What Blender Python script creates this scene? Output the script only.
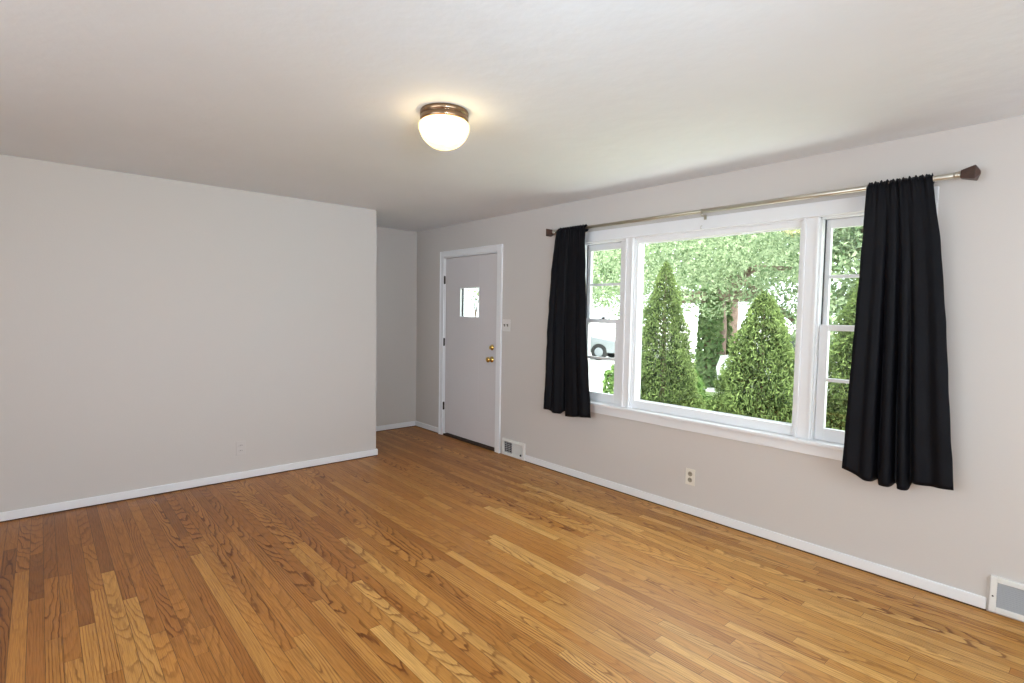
import bpy, bmesh, math, random
import numpy as np
from mathutils import Vector, Matrix

# ------------------------------------------------------------------ camera, world, lights, exposure
C = bpy.context.scene.collection
scene = bpy.context.scene
for o in list(bpy.data.objects):
    bpy.data.objects.remove(o)

F_PX, YAW, PITCH, ROLL = 538.712, 2.42170147, -0.0549816478, 0.0160913418
CAM = Vector((5.68785, -3.43966, 1.41662))
fw = Vector((math.cos(YAW) * math.cos(PITCH), math.sin(YAW) * math.cos(PITCH), math.sin(PITCH)))
rt = Vector((math.sin(YAW), -math.cos(YAW), 0))
up = rt.cross(fw)
r2 = math.cos(ROLL) * rt + math.sin(ROLL) * up
u2 = -math.sin(ROLL) * rt + math.cos(ROLL) * up
cd = bpy.data.cameras.new('camera')
cd.sensor_width = 36.0
cd.lens = F_PX / 1024 * 36.0
cd.clip_start = 0.05
cam = bpy.data.objects.new('camera', cd)
cam.matrix_world = Matrix(((r2.x, u2.x, -fw.x, CAM.x), (r2.y, u2.y, -fw.y, CAM.y), (r2.z, u2.z, -fw.z, CAM.z), (0, 0, 0, 1)))
C.objects.link(cam)
scene.camera = cam

SKY_STRENGTH = 4.9
SUN_STRENGTH = 12.0
world = bpy.data.worlds.new('overcast_sky')
scene.world = world
world.use_nodes = True
wn = world.node_tree
wn.nodes['Background'].inputs[0].default_value = (0.90, 0.98, 1.04, 1)
wn.nodes['Background'].inputs[1].default_value = SKY_STRENGTH

def lamp(name, kind, loc, direction, energy, color=(1, 1, 1), **kw):
    l = bpy.data.lights.new(name, kind)
    l.energy = energy
    l.color = color
    for k, v in kw.items():
        setattr(l, k, v)
    o = bpy.data.objects.new(name, l)
    o.location = loc
    if direction is not None:
        o.rotation_euler = Vector(direction).to_track_quat('-Z', 'Y').to_euler()
    C.objects.link(o)
    return o

lamp('sun', 'SUN', (8, -4, 12), (-0.52, 0.18, -0.84), SUN_STRENGTH, (1.0, 0.97, 0.9), angle=0.03)
# added fill lamps outside the two invented openings behind the camera
lamp('fill_back_opening', 'AREA', (4.75, -5.52, 1.45), (0.0, 1, -0.50), 31, (0.72, 0.94, 1.14), shape='RECTANGLE', size=2.9, size_y=1.4)
lamp('fill_side_opening', 'AREA', (7.58, -1.9, 1.45), (-1, 0.0, 0.0), 18, (0.72, 0.94, 1.14), shape='RECTANGLE', size=2.1, size_y=1.4)

# added fill lamp standing in for a flash, aimed across at the far end
lamp('flash_fill', 'AREA', (6.1, -3.0, 1.70), (-4.6, 2.1, 0.85), 8.3, (0.74, 0.94, 1.12), shape='DISK', size=0.4, spread=math.radians(75))

LAMP_GLOW = 15.0      # the ceiling light is switched on
scene.view_settings.view_transform = 'Standard'
scene.view_settings.look = 'None'
scene.view_settings.gamma = 1
scene.view_settings.use_curve_mapping = False
scene.view_settings.exposure = 0.0
scene.cycles.use_denoising = True
scene.cycles.max_bounces = 10
scene.cycles.diffuse_bounces = 6
scene.cycles.transparent_max_bounces = 16
scene.cycles.caustics_reflective = False
scene.cycles.caustics_refractive = False
scene.cycles.sample_clamp_indirect = 6.0

rng = random.Random(7)
H = 2.36

# ------------------------------------------------------------------ materials
def mat(name, color, rough=0.5, metal=0.0, spec=0.5, bump=0.0, bscale=60.0, var=0.0, vscale=3.0, coat=0.0):
    m = bpy.data.materials.new(name)
    m.use_nodes = True
    nt = m.node_tree
    b = nt.nodes['Principled BSDF']
    b.inputs['Base Color'].default_value = (*color, 1)
    b.inputs['Roughness'].default_value = rough
    b.inputs['Metallic'].default_value = metal
    b.inputs['Specular IOR Level'].default_value = spec
    b.inputs['Coat Weight'].default_value = coat
    tc = nt.nodes.new('ShaderNodeTexCoord')
    if var:
        n = nt.nodes.new('ShaderNodeTexNoise')
        n.inputs['Scale'].default_value = vscale
        n.inputs['Detail'].default_value = 4
        mr = nt.nodes.new('ShaderNodeMapRange')
        mr.inputs[1].default_value, mr.inputs[2].default_value = 0.3, 0.7
        mr.inputs[3].default_value, mr.inputs[4].default_value = 1 - var, 1 + var
        hs = nt.nodes.new('ShaderNodeMixRGB')
        hs.blend_type = 'MULTIPLY'
        hs.inputs[0].default_value = 1
        hs.inputs[1].default_value = (*color, 1)
        nt.links.new(tc.outputs['Object'], n.inputs['Vector'])
        nt.links.new(n.outputs['Fac'], mr.inputs[0])
        nt.links.new(mr.outputs[0], hs.inputs[2])
        nt.links.new(hs.outputs[0], b.inputs['Base Color'])
    if bump:
        n = nt.nodes.new('ShaderNodeTexNoise')
        n.inputs['Scale'].default_value = bscale
        n.inputs['Detail'].default_value = 5
        bp = nt.nodes.new('ShaderNodeBump')
        bp.inputs['Strength'].default_value = bump
        bp.inputs['Distance'].default_value = 0.01
        nt.links.new(tc.outputs['Object'], n.inputs['Vector'])
        nt.links.new(n.outputs['Fac'], bp.inputs['Height'])
        nt.links.new(bp.outputs['Normal'], b.inputs['Normal'])
    return m

M = {}
M['wall'] = mat('wall_paint', (0.62, 0.580, 0.548), 0.65, spec=0.3, bump=0.06, bscale=120)
M['ceiling'] = mat('ceiling_paint', (0.775, 0.81, 0.85), 0.85, spec=0.2, bump=0.35, bscale=9, var=0.015, vscale=2.0)
M['white'] = mat('white_gloss_paint', (0.83, 0.835, 0.85), 0.35, bump=0.03, bscale=40)
M['door'] = mat('door_paint', (0.69, 0.66, 0.665), 0.4, bump=0.04, bscale=25)
M['white_plastic'] = mat('white_plastic', (0.74, 0.71, 0.68), 0.35)
M['wallwhite_plastic'] = mat('painted_plastic', (0.62, 0.58, 0.555), 0.45)
M['ivory'] = mat('ivory_plastic', (0.80, 0.75, 0.66), 0.35)
M['taupe'] = mat('taupe_plastic', (0.33, 0.29, 0.22), 0.4)
M['dark'] = mat('dark_slot', (0.015, 0.014, 0.013), 0.7)
M['weatherstrip'] = mat('dark_track', (0.03, 0.03, 0.035), 0.6)  # dark weatherstrip in the sash tracks and at the door pane
M['stain'] = mat('dark_stained_wood', (0.075, 0.035, 0.018), 0.5, var=0.2, vscale=20)
M['threshold'] = mat('worn_threshold_wood', (0.06, 0.038, 0.028), 0.5, var=0.2, vscale=20)
M['brass'] = mat('brass', (0.78, 0.55, 0.18), 0.22, 1.0)
M['bronze'] = mat('brushed_bronze', (0.27, 0.175, 0.11), 0.25, 1.0)
M['hinge'] = mat('dark_bronze_hinge', (0.035, 0.028, 0.022), 0.45, 0.6)
M['nickel'] = mat('champagne_metal', (0.62, 0.59, 0.51), 0.33, 1.0)
M['nickel_dark'] = mat('antique_metal', (0.46, 0.43, 0.34), 0.35, 1.0)
M['walnut'] = mat('walnut_finial', (0.055, 0.024, 0.016), 0.4, var=0.25, vscale=30)
M['curtain'] = mat('black_satin_cloth', (0.0042, 0.0042, 0.0062), 0.55, spec=0.13, bump=0.2, bscale=220)
M['grille'] = mat('grey_vent_metal', (0.50, 0.50, 0.51), 0.45)
M['grille_white'] = mat('white_vent_metal', (0.80, 0.79, 0.76), 0.4)
M['concrete'] = mat('pale_concrete', (0.80, 0.79, 0.75), 0.85, var=0.06, vscale=1.2)
M['grass'] = mat('sunlit_grass', (0.25, 0.32, 0.12), 0.9, var=0.3, vscale=9, bump=0.5, bscale=40)
M['siding'] = mat('house_siding', (0.7, 0.7, 0.68), 0.7)
M['bark'] = mat('grey_brown_bark', (0.17, 0.115, 0.09), 0.9, bump=0.8, bscale=18, var=0.3, vscale=8)
M['car_white'] = mat('white_car_paint', (0.82, 0.82, 0.84), 0.2, coat=0.5)
M['car_silver'] = mat('silver_car_paint', (0.26, 0.285, 0.305), 0.25, coat=0.5)
M['car_glass'] = mat('dark_car_glass', (0.03, 0.035, 0.045), 0.1)
M['rubber'] = mat('tyre_rubber', (0.03, 0.03, 0.03), 0.8)

def glass_mat():
    m = bpy.data.materials.new('window_glass')
    m.use_nodes = True
    nt = m.node_tree
    nt.nodes.remove(nt.nodes['Principled BSDF'])
    out = nt.nodes['Material Output']
    tr = nt.nodes.new('ShaderNodeBsdfTransparent')
    tr.inputs[0].default_value = (0.95, 0.965, 0.955, 1)
    gl = nt.nodes.new('ShaderNodeBsdfGlossy')
    gl.inputs['Roughness'].default_value = 0.02
    # reflection by viewing angle, the same on both faces of the pane
    ge = nt.nodes.new('ShaderNodeNewGeometry')
    dt = nt.nodes.new('ShaderNodeVectorMath')
    dt.operation = 'DOT_PRODUCT'
    nt.links.new(ge.outputs['Incoming'], dt.inputs[0])
    nt.links.new(ge.outputs['Normal'], dt.inputs[1])
    prev = dt.outputs['Value']
    for op, v, first in (('ABSOLUTE', None, True), ('SUBTRACT', 1.0, False), ('POWER', 5.0, True), ('MULTIPLY', 0.96, True), ('ADD', 0.035, True)):
        mn = nt.nodes.new('ShaderNodeMath')
        mn.operation = op
        mn.use_clamp = op != 'ABSOLUTE'
        nt.links.new(prev, mn.inputs[0 if first else 1])
        if v is not None:
            mn.inputs[1 if first else 0].default_value = v
        prev = mn.outputs[0]
    mx = nt.nodes.new('ShaderNodeMixShader')
    nt.links.new(prev, mx.inputs[0])
    nt.links.new(tr.outputs[0], mx.inputs[1])
    nt.links.new(gl.outputs[0], mx.inputs[2])
    nt.links.new(mx.outputs[0], out.inputs[0])
    return m
M['glass'] = glass_mat()

def leaf_mat(name, ca, cb, scale=1.5, trans=0.35):
    m = bpy.data.materials.new(name)
    m.use_nodes = True
    nt = m.node_tree
    nt.nodes.remove(nt.nodes['Principled BSDF'])
    out = nt.nodes['Material Output']
    at = nt.nodes.new('ShaderNodeAttribute')
    at.attribute_name = 'tint'
    rp = nt.nodes.new('ShaderNodeMixRGB')
    rp.inputs[1].default_value = (*ca, 1)
    rp.inputs[2].default_value = (*cb, 1)
    d = nt.nodes.new('ShaderNodeBsdfDiffuse')
    t = nt.nodes.new('ShaderNodeBsdfTranslucent')
    mx = nt.nodes.new('ShaderNodeMixShader')
    mx.inputs[0].default_value = trans
    nt.links.new(at.outputs['Fac'], rp.inputs[0])
    nt.links.new(rp.outputs[0], d.inputs[0])
    nt.links.new(rp.outputs[0], t.inputs[0])
    nt.links.new(d.outputs[0], mx.inputs[1])
    nt.links.new(t.outputs[0], mx.inputs[2])
    nt.links.new(mx.outputs[0], out.inputs[0])
    return m
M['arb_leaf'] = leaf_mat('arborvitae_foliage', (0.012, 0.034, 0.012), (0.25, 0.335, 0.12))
M['tree_leaf'] = leaf_mat('maple_foliage', (0.12, 0.19, 0.09), (0.50, 0.58, 0.38), trans=0.45)
M['shrub_leaf'] = leaf_mat('shrub_foliage', (0.08, 0.16, 0.045), (0.22, 0.32, 0.11))
M['ivy_leaf'] = leaf_mat('ivy_foliage', (0.085, 0.155, 0.055), (0.23, 0.31, 0.14))

def floor_mat():
    """Oak strips: every strip carries its own random numbers and length coordinates in mesh attributes;
    growth rings are cut from a tilted log, which gives the cathedral grain."""
    m = bpy.data.materials.new('oak_strip_floor')
    m.use_nodes = True
    nt = m.node_tree
    b = nt.nodes['Principled BSDF']
    L = nt.links.new
    def math_(op, a=None, c=None, clamp=False):
        n = nt.nodes.new('ShaderNodeMath')
        n.operation = op
        n.use_clamp = clamp
        for i, v in enumerate((a, c)):
            if v is None:
                continue
            if isinstance(v, (int, float)):
                n.inputs[i].default_value = v
            else:
                L(v, n.inputs[i])
        return n.outputs[0]
    def ramp(fac, stops):
        n = nt.nodes.new('ShaderNodeValToRGB')
        cr = n.color_ramp
        while len(cr.elements) < len(stops):
            cr.elements.new(0.5)
        for e, (p, c) in zip(cr.elements, stops):
            e.position = p
            e.color = (*c, 1) if len(c) == 3 else c
        L(fac, n.inputs[0])
        return n.outputs[0]
    def mixc(f, a, c, mode='MIX'):
        n = nt.nodes.new('ShaderNodeMixRGB')
        n.blend_type = mode
        for i, v in enumerate((f, a, c)):
            if isinstance(v, (int, float)):
                n.inputs[i].default_value = v
            elif isinstance(v, tuple):
                n.inputs[i].default_value = (*v, 1)
            else:
                L(v, n.inputs[i])
        return n.outputs[0]
    uv = nt.nodes.new('ShaderNodeUVMap')
    uv.uv_map = 'strip'
    sp = nt.nodes.new('ShaderNodeSeparateXYZ')
    L(uv.outputs[0], sp.inputs[0])
    x, y = sp.outputs[0], sp.outputs[1]
    at = nt.nodes.new('ShaderNodeAttribute')
    at.attribute_name = 'strip_random'
    sc = nt.nodes.new('ShaderNodeSeparateColor')
    L(at.outputs['Color'], sc.inputs[0])
    ra, rb, rc = sc.outputs[0], sc.outputs[1], sc.outputs[2]
    rd = at.outputs['Alpha']
    # warp noise, different for each strip
    def vec(ix, iy, iz):
        n = nt.nodes.new('ShaderNodeCombineXYZ')
        for i, v in enumerate((ix, iy, iz)):
            if isinstance(v, (int, float)):
                n.inputs[i].default_value = v
            else:
                L(v, n.inputs[i])
        return n.outputs[0]
    def noise(v, scale, detail=2.0):
        n = nt.nodes.new('ShaderNodeTexNoise')
        n.inputs['Scale'].default_value = scale
        n.inputs['Detail'].default_value = detail
        L(v, n.inputs['Vector'])
        return n.outputs['Fac']
    seed = math_('MULTIPLY', ra, 37.0)
    n1 = noise(vec(math_('MULTIPLY', x, 3.2), math_('MULTIPLY', y, 9.0), seed), 1.0, 3.0)
    warp = math_('MULTIPLY', math_('SUBTRACT', n1, 0.5), 0.026)
    y0 = math_('MULTIPLY', math_('SUBTRACT', rb, 0.5), 0.11)
    depth = math_('ADD', math_('MULTIPLY', math_('SUBTRACT', x, math_('MULTIPLY', rd, 1.6)), math_('MULTIPLY', math_('SUBTRACT', rc, 0.5), 0.13)), warp)
    dy = math_('MULTIPLY', math_('SUBTRACT', y, y0), 0.62)
    rad = math_('SQRT', math_('ADD', math_('MULTIPLY', dy, dy), math_('MULTIPLY', depth, depth)))
    fine = noise(vec(math_('MULTIPLY', x, 14.0), math_('MULTIPLY', y, 160.0), seed), 1.0, 3.0)
    rad2 = math_('ADD', rad, math_('MULTIPLY', math_('SUBTRACT', fine, 0.5), 0.0022))
    ring = math_('FRACT', math_('MULTIPLY', rad2, 1 / 0.0066))
    ringc = ramp(ring, [(0.0, (1, 1, 1)), (0.13, (1, 1, 1)), (0.24, (0.30, 0.30, 0.30)), (0.5, (0.05, 0.05, 0.05)), (0.93, (0, 0, 0)), (1.0, (0.9, 0.9, 0.9))])
    strength = math_('POWER', math_('FRACT', math_('MULTIPLY', rb, 7.31)), 1.9)
    strength = math_('ADD', math_('MULTIPLY', strength, 0.80), 0.26)
    patch = noise(vec(math_('MULTIPLY', x, 2.0), math_('MULTIPLY', y, 14.0), math_('ADD', seed, 9.0)), 1.0, 2.0)
    patch = math_('MULTIPLY', math_('SUBTRACT', patch, 0.12), 2.2, True)
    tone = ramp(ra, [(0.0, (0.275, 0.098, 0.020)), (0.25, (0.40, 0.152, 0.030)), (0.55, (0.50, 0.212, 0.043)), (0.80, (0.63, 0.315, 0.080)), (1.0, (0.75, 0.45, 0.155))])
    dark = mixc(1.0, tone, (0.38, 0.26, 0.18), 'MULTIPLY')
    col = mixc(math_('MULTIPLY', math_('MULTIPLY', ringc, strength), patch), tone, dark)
    pores = ramp(noise(vec(math_('MULTIPLY', x, 9.0), math_('MULTIPLY', y, 420.0), seed), 1.0, 2.0), [(0.32, (0.66, 0.60, 0.56)), (0.55, (1, 1, 1)), (0.8, (1.09, 1.09, 1.09))])
    col = mixc(0.8, col, pores, 'MULTIPLY')
    blot = ramp(noise(vec(math_('MULTIPLY', x, 1.1), math_('MULTIPLY', y, 5.0), seed), 1.0, 3.0), [(0.25, (0.80, 0.78, 0.76)), (0.6, (1, 1, 1)), (0.85, (1.1, 1.1, 1.1))])
    col = mixc(1.0, col, blot, 'MULTIPLY')
    # the thin dark joint along both edges of each strip
    edge = math_('GREATER_THAN', math_('ABSOLUTE', y), 0.0272)
    col = mixc(math_('MULTIPLY', edge, 0.42), col, (0.06, 0.028, 0.014))
    L(col, b.inputs['Base Color'])
    rr = nt.nodes.new('ShaderNodeMapRange')
    rr.inputs[3].default_value, rr.inputs[4].default_value = 0.30, 0.44
    L(fine, rr.inputs[0])
    L(rr.outputs[0], b.inputs['Roughness'])
    b.inputs['Specular IOR Level'].default_value = 0.27
    bp = nt.nodes.new('ShaderNodeBump')
    bp.inputs['Strength'].default_value = 0.12
    bp.inputs['Distance'].default_value = 0.002
    L(fine, bp.inputs['Height'])
    L(bp.outputs[0], b.inputs['Normal'])
    return m
M['floor'] = floor_mat()

# ------------------------------------------------------------------ mesh helpers
class MB:
    def __init__(s):
        s.bm = bmesh.new()
    def box(s, x0, x1, y0, y1, z0, z1, bevel=0.0):
        g = bmesh.ops.create_cube(s.bm, size=1.0)
        vs = g['verts']
        for v in vs:
            v.co = Vector(((x0 + x1) / 2 + v.co.x * (x1 - x0), (y0 + y1) / 2 + v.co.y * (y1 - y0), (z0 + z1) / 2 + v.co.z * (z1 - z0)))
        if bevel:
            es = list({e for v in vs for e in v.link_edges})
            bmesh.ops.bevel(s.bm, geom=es, offset=bevel, segments=2, profile=0.6, affect='EDGES')
        return s
    def lathe(s, prof, center, axis=(0, 0, 1), seg=40, squash=None):
        ax = Vector(axis).normalized()
        q = Vector((0, 0, 1)).rotation_difference(ax)
        rings = []
        for r, h in prof:
            if r < 1e-6:
                rings.append([s.bm.verts.new(Vector(center) + q @ Vector((0, 0, h)))])
            else:
                rings.append([s.bm.verts.new(Vector(center) + q @ Vector((r * math.cos(2 * math.pi * i / seg), r * math.sin(2 * math.pi * i / seg), h))) for i in range(seg)])
        for a, b in zip(rings[:-1], rings[1:]):
            if len(a) == 1 and len(b) == 1:
                continue
            for i in range(seg):
                j = (i + 1) % seg
                if len(a) == 1:
                    s.bm.faces.new((a[0], b[i], b[j]))
                elif len(b) == 1:
                    s.bm.faces.new((a[i], a[j], b[0]))
                else:
                    s.bm.faces.new((a[i], a[j], b[j], b[i]))
        return s
    def tube(s, pts, radii, seg=10):
        pts = [Vector(p) for p in pts]
        rings = []
        for k, p in enumerate(pts):
            d = (pts[min(k + 1, len(pts) - 1)] - pts[max(k - 1, 0)]).normalized()
            a = d.orthogonal().normalized() if abs(d.z) < 0.9 else Vector((1, 0, 0)) - d * d.x
            a.normalize()
            b = d.cross(a)
            r = radii[k] if isinstance(radii, (list, tuple)) else radii
            rings.append([s.bm.verts.new(p + (a * math.cos(2 * math.pi * i / seg) + b * math.sin(2 * math.pi * i / seg)) * r) for i in range(seg)])
        for a, b in zip(rings[:-1], rings[1:]):
            for i in range(seg):
                j = (i + 1) % seg
                s.bm.faces.new((a[i], a[j], b[j], b[i]))
        s.bm.faces.new(rings[0][::-1])
        s.bm.faces.new(rings[-1])
        return s
    def loft(s, rings, closed_ends=True):
        rr = [[s.bm.verts.new(Vector(p)) for p in ring] for ring in rings]
        n = len(rr[0])
        for a, b in zip(rr[:-1], rr[1:]):
            for i in range(n):
                j = (i + 1) % n
                s.bm.faces.new((a[i], a[j], b[j], b[i]))
        if closed_ends:
            s.bm.faces.new(rr[0][::-1])
            s.bm.faces.new(rr[-1])
        return s
    def build(s, name, m, parent=None, smooth=False):
        bmesh.ops.recalc_face_normals(s.bm, faces=s.bm.faces[:])
        me = bpy.data.meshes.new(name)
        s.bm.to_mesh(me)
        s.bm.free()
        if smooth:
            me.polygons.foreach_set('use_smooth', [True] * len(me.polygons))
        o = bpy.data.objects.new(name, me)
        me.materials.append(m)
        C.objects.link(o)
        if parent:
            o.parent = parent
            o.matrix_parent_inverse = Matrix.Translation(-parent.location)
        return o

def tag(o, label=None, cat=None, group=None, kind=None):
    if label: o['label'] = label
    if cat: o['category'] = cat
    if group: o['group'] = group
    if kind: o['kind'] = kind
    return o
def empty(name, loc, label, cat, kind=None, group=None):
    o = bpy.data.objects.new(name, None)
    o.location = loc
    o.empty_display_size = 0.1
    C.objects.link(o)
    return tag(o, label, cat, group, kind)
def st(o, label, cat):
    return tag(o, label, cat, kind='structure')

# ------------------------------------------------------------------ the room shell
X_LEFT, Y_END = 0.938, -1.010        # face of the left wall, and where it stops at the entry
X_SIDE, Y_BACK = 7.4, -5.4           # walls behind the camera
WT = 0.095

def build_floor():
    W = 0.057
    r = random.Random(11)
    verts, faces, uvs, cols = [], [], [], []
    y = 0.02
    row = 0
    while y > Y_BACK - 0.05:
        yc = y - W / 2
        xs = -0.05 - r.random() * 1.2
        while xs < X_SIDE + 0.1:
            ln = r.choice((0.35, 0.5, 0.7, 0.9, 1.1, 1.4, 1.8, 2.1)) * r.uniform(0.85, 1.15)
            x0, x1 = max(xs, -0.02), min(xs + ln, X_SIDE + 0.02)
            xs += ln
            if x1 - x0 < 0.02:
                continue
            g = 0.0006
            i = len(verts)
            off = r.random() * 3
            verts += [(x0 + g, yc - W / 2 + g / 2, 0), (x1 - g, yc - W / 2 + g / 2, 0), (x1 - g, yc + W / 2 - g / 2, 0), (x0 + g, yc + W / 2 - g / 2, 0)]
            faces.append((i, i + 1, i + 2, i + 3))
            uvs += [(off, -W / 2), (off + x1 - x0, -W / 2), (off + x1 - x0, W / 2), (off, W / 2)]
            # strips toned blonder near the windows, browner at left: bleaching plus painted window light
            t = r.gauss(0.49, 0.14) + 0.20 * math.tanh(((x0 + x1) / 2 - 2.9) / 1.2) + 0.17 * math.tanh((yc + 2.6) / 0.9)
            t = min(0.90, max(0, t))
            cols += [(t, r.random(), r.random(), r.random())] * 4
        y -= W
        row += 1
    n = len(faces)
    i = len(verts)
    verts += [(-0.1, 0.1, -0.004), (-0.1, Y_BACK - 0.1, -0.004), (X_SIDE + 0.1, Y_BACK - 0.1, -0.004), (X_SIDE + 0.1, 0.1, -0.004)]
    verts += [(v[0], v[1], -0.12) for v in verts[i:i + 4]]
    for f in ((0, 1, 2, 3), (7, 6, 5, 4), (0, 4, 5, 1), (1, 5, 6, 2), (2, 6, 7, 3), (3, 7, 4, 0)):
        faces.append(tuple(i + k for k in f))
        uvs += [(0, 0)] * 4
        cols += [(0.3, 0.5, 0.5, 0.5)] * 4
    me = bpy.data.meshes.new('floor')
    me.from_pydata(verts, [], faces)
    uvl = me.uv_layers.new(name='strip')
    uvl.data.foreach_set('uv', np.array(uvs, dtype=np.float32).ravel())
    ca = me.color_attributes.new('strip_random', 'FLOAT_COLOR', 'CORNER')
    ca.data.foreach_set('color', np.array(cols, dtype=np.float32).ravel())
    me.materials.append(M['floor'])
    me.materials.append(M['stain'])
    mi = np.zeros(len(faces), dtype=np.int32)
    mi[n:] = 1
    me.polygons.foreach_set('material_index', mi)
    o = bpy.data.objects.new('floor', me)
    C.objects.link(o)
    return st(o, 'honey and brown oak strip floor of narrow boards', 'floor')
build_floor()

st(MB().box(-0.16, X_SIDE + 0.16, Y_BACK - 0.16, 0.16, H, H + 0.25).build('ceiling', M['ceiling']), 'off white painted plaster ceiling', 'ceiling')

st(MB().box(X_SIDE + 0.16, X_SIDE + 1.5, Y_BACK - 0.16, 0.4, H + 0.03, H + 0.16).build('sun_blocker', M['siding']), 'added unseen slab keeping sun out of the side opening', 'roof')  # unseen overhang added only to keep direct sun off the floor

# openings in the window wall
D0, D1, DTOP = 0.598, 1.540, 2.018                      # front door
WL0, WL1 = 2.645, 3.095                                  # left double-hung window
WP0, WP1 = 3.172, 4.392                                  # picture window
WR0, WR1 = 4.479, 4.961                                  # right double-hung window
SILL, HEAD = 0.665, 1.997
wb = MB()
wb.box(-WT, D0, 0, WT, 0, H).box(D0, D1, 0, WT, DTOP, H).box(D1, WL0, 0, WT, 0, H)
wb.box(WL0, WR1, 0, WT, HEAD, H).box(WL0, WR1, 0, WT, 0, SILL)
wb.box(WL1, WP0, 0, WT, SILL, HEAD).box(WP1, WR0, 0, WT, SILL, HEAD)
wb.box(WR1, X_SIDE + WT, 0, WT, 0, H)
st(wb.build('wall_window', M['wall']), 'beige painted wall holding the front door and the windows', 'wall')
st(MB().box(-WT, 0, Y_END, 0.0, 0, H).build('wall_far', M['wall']), 'short beige wall at the end of the entry nook', 'wall')
st(MB().box(-WT, X_LEFT, Y_BACK, Y_END, 0, H, 0.003).build('wall_left', M['wall']), 'wide bare beige wall on the left', 'wall')
# walls behind the camera, each with an invented window opening for its fill lamp
bx0, bx1, sz0, sz1 = 3.2, 6.3, 0.72, 2.15
wk = MB().box(X_LEFT, bx0, Y_BACK - WT, Y_BACK, 0, H).box(bx1, X_SIDE + WT, Y_BACK - WT, Y_BACK, 0, H)
wk.box(bx0, bx1, Y_BACK - WT, Y_BACK, 0, sz0).box(bx0, bx1, Y_BACK - WT, Y_BACK, sz1, H)
st(wk.build('wall_back', M['wall']), 'beige wall behind the camera with a wide invented window opening', 'wall')
sy0, sy1 = -3.0, -0.8
wk = MB().box(X_SIDE, X_SIDE + WT, Y_BACK, sy0, 0, H).box(X_SIDE, X_SIDE + WT, sy1, 0, 0, H)
wk.box(X_SIDE, X_SIDE + WT, sy0, sy1, 0, sz0).box(X_SIDE, X_SIDE + WT, sy0, sy1, sz1, H)
st(wk.build('wall_side', M['wall']), 'beige side wall to the right of the camera with an invented window opening', 'wall')

# baseboards (white) and the dark strips they sit on
BH, BT, B0 = 0.066, 0.014, 0.007
def baseboard(name, x0, x1, y0, y1, label):
    st(MB().box(x0, x1, y0, y1, B0, BH, 0.006).build(name, M['white']), label, 'baseboard')
baseboard('baseboard_left', X_LEFT, X_LEFT + BT, Y_BACK, Y_END + BT, 'white baseboard along the left wall')
baseboard('baseboard_nook', 0.0, X_LEFT, Y_END, Y_END + BT, 'white baseboard on the nook side of the left wall')
baseboard('baseboard_far', 0.0, BT, Y_END + BT, -BT, 'white baseboard at the end of the entry nook')
baseboard('baseboard_entry', 0.0, 0.526, -BT, 0.0, 'short white baseboard between the nook corner and the door casing')
baseboard('baseboard_window', 1.990, 5.306, -BT, 0.0, 'long white baseboard under the windows between the two vents')
baseboard('baseboard_side', 5.72, X_SIDE, -BT, 0.0, 'white baseboard right of the large floor vent')
g = 0.009
st(MB().box(X_LEFT, X_LEFT + g, Y_BACK, Y_END + g, 0, B0).box(0, X_LEFT, Y_END, Y_END + g, 0, B0).build('trim_1', M['stain']), 'dark stained strip under the left baseboard', 'trim')
st(MB().box(0, g, Y_END + g, -g, 0, B0).box(0, 0.526, -g, 0, 0, B0).build('trim_2', M['stain']), 'dark stained strip under the nook baseboards', 'trim')
st(MB().box(1.990, 5.306, -g, 0, 0, B0).build('trim_3', M['stain']), 'dark strip in place of shade under the baseboard below the windows', 'trim')  # floor shadow below this baseboard, drawn as a dark strip

# ------------------------------------------------------------------ front door
def casing_profile(mb, x0, x1, z0, z1, vertical, flip=1):
    """flat casing with a raised outer back band"""
    mb.box(x0, x1, -0.016, 0.0, z0, z1, 0.003)
    if vertical:
        e0, e1 = (x0, x0 + 0.014) if flip > 0 else (x1 - 0.014, x1)
        mb.box(e0, e1, -0.022, -0.012, z0, z1, 0.003)
    else:
        mb.box(x0, x1, -0.022, -0.012, z1 - 0.014, z1, 0.003)
cs = MB()
casing_profile(cs, 0.528, D0, 0.0, 2.080, True, 1)
casing_profile(cs, D1, 1.614, 0.0, 2.080, True, -1)
casing_profile(cs, D0 - 0.001, D1 + 0.001, DTOP, 2.080, False)
st(cs.build('trim_4', M['white']), 'white casing around the front door', 'trim')
door = empty('door_1', (0.612, 0.03, 0.0), 'white flush front door with a small window and brass locks', 'door', 'structure')
jb = MB().box(D0, D0 + 0.012, 0.0, WT, 0, DTOP).box(D1 - 0.012, D1, 0.0, WT, 0, DTOP).box(D0, D1, 0.0, WT, DTOP - 0.012, DTOP)
jb.box(D0 + 0.012, D0 + 0.026, 0.052, 0.064, 0, DTOP).box(D1 - 0.026, D1 - 0.012, 0.052, 0.064, 0, DTOP).box(D0, D1, 0.052, 0.064, DTOP - 0.026, DTOP)
jb.build('jamb', M['white'], door)
LX0, LX1, LZ0, LZ1 = 0.893, 1.232, 1.350, 1.668          # the little lite
SX0, SX1, SZ0, SZ1 = 0.613, 1.524, 0.036, 2.000
sl = MB()
sl.box(SX0, LX0, 0.006, 0.050, SZ0, SZ1, 0.0015).box(LX1, SX1, 0.006, 0.050, SZ0, SZ1, 0.0015)
sl.box(LX0, LX1, 0.006, 0.050, SZ0, LZ0).box(LX0, LX1, 0.006, 0.050, LZ1, SZ1)
slab = sl.build('door_slab', M['door'], door)
def child(o, parent):
    o.parent = parent
    return o
fr = MB()
t = 0.008
fr.box(LX0, LX0 + t, 0.0, 0.056, LZ0, LZ1, 0.002).box(LX1 - t, LX1, 0.0, 0.056, LZ0, LZ1, 0.002)
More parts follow.
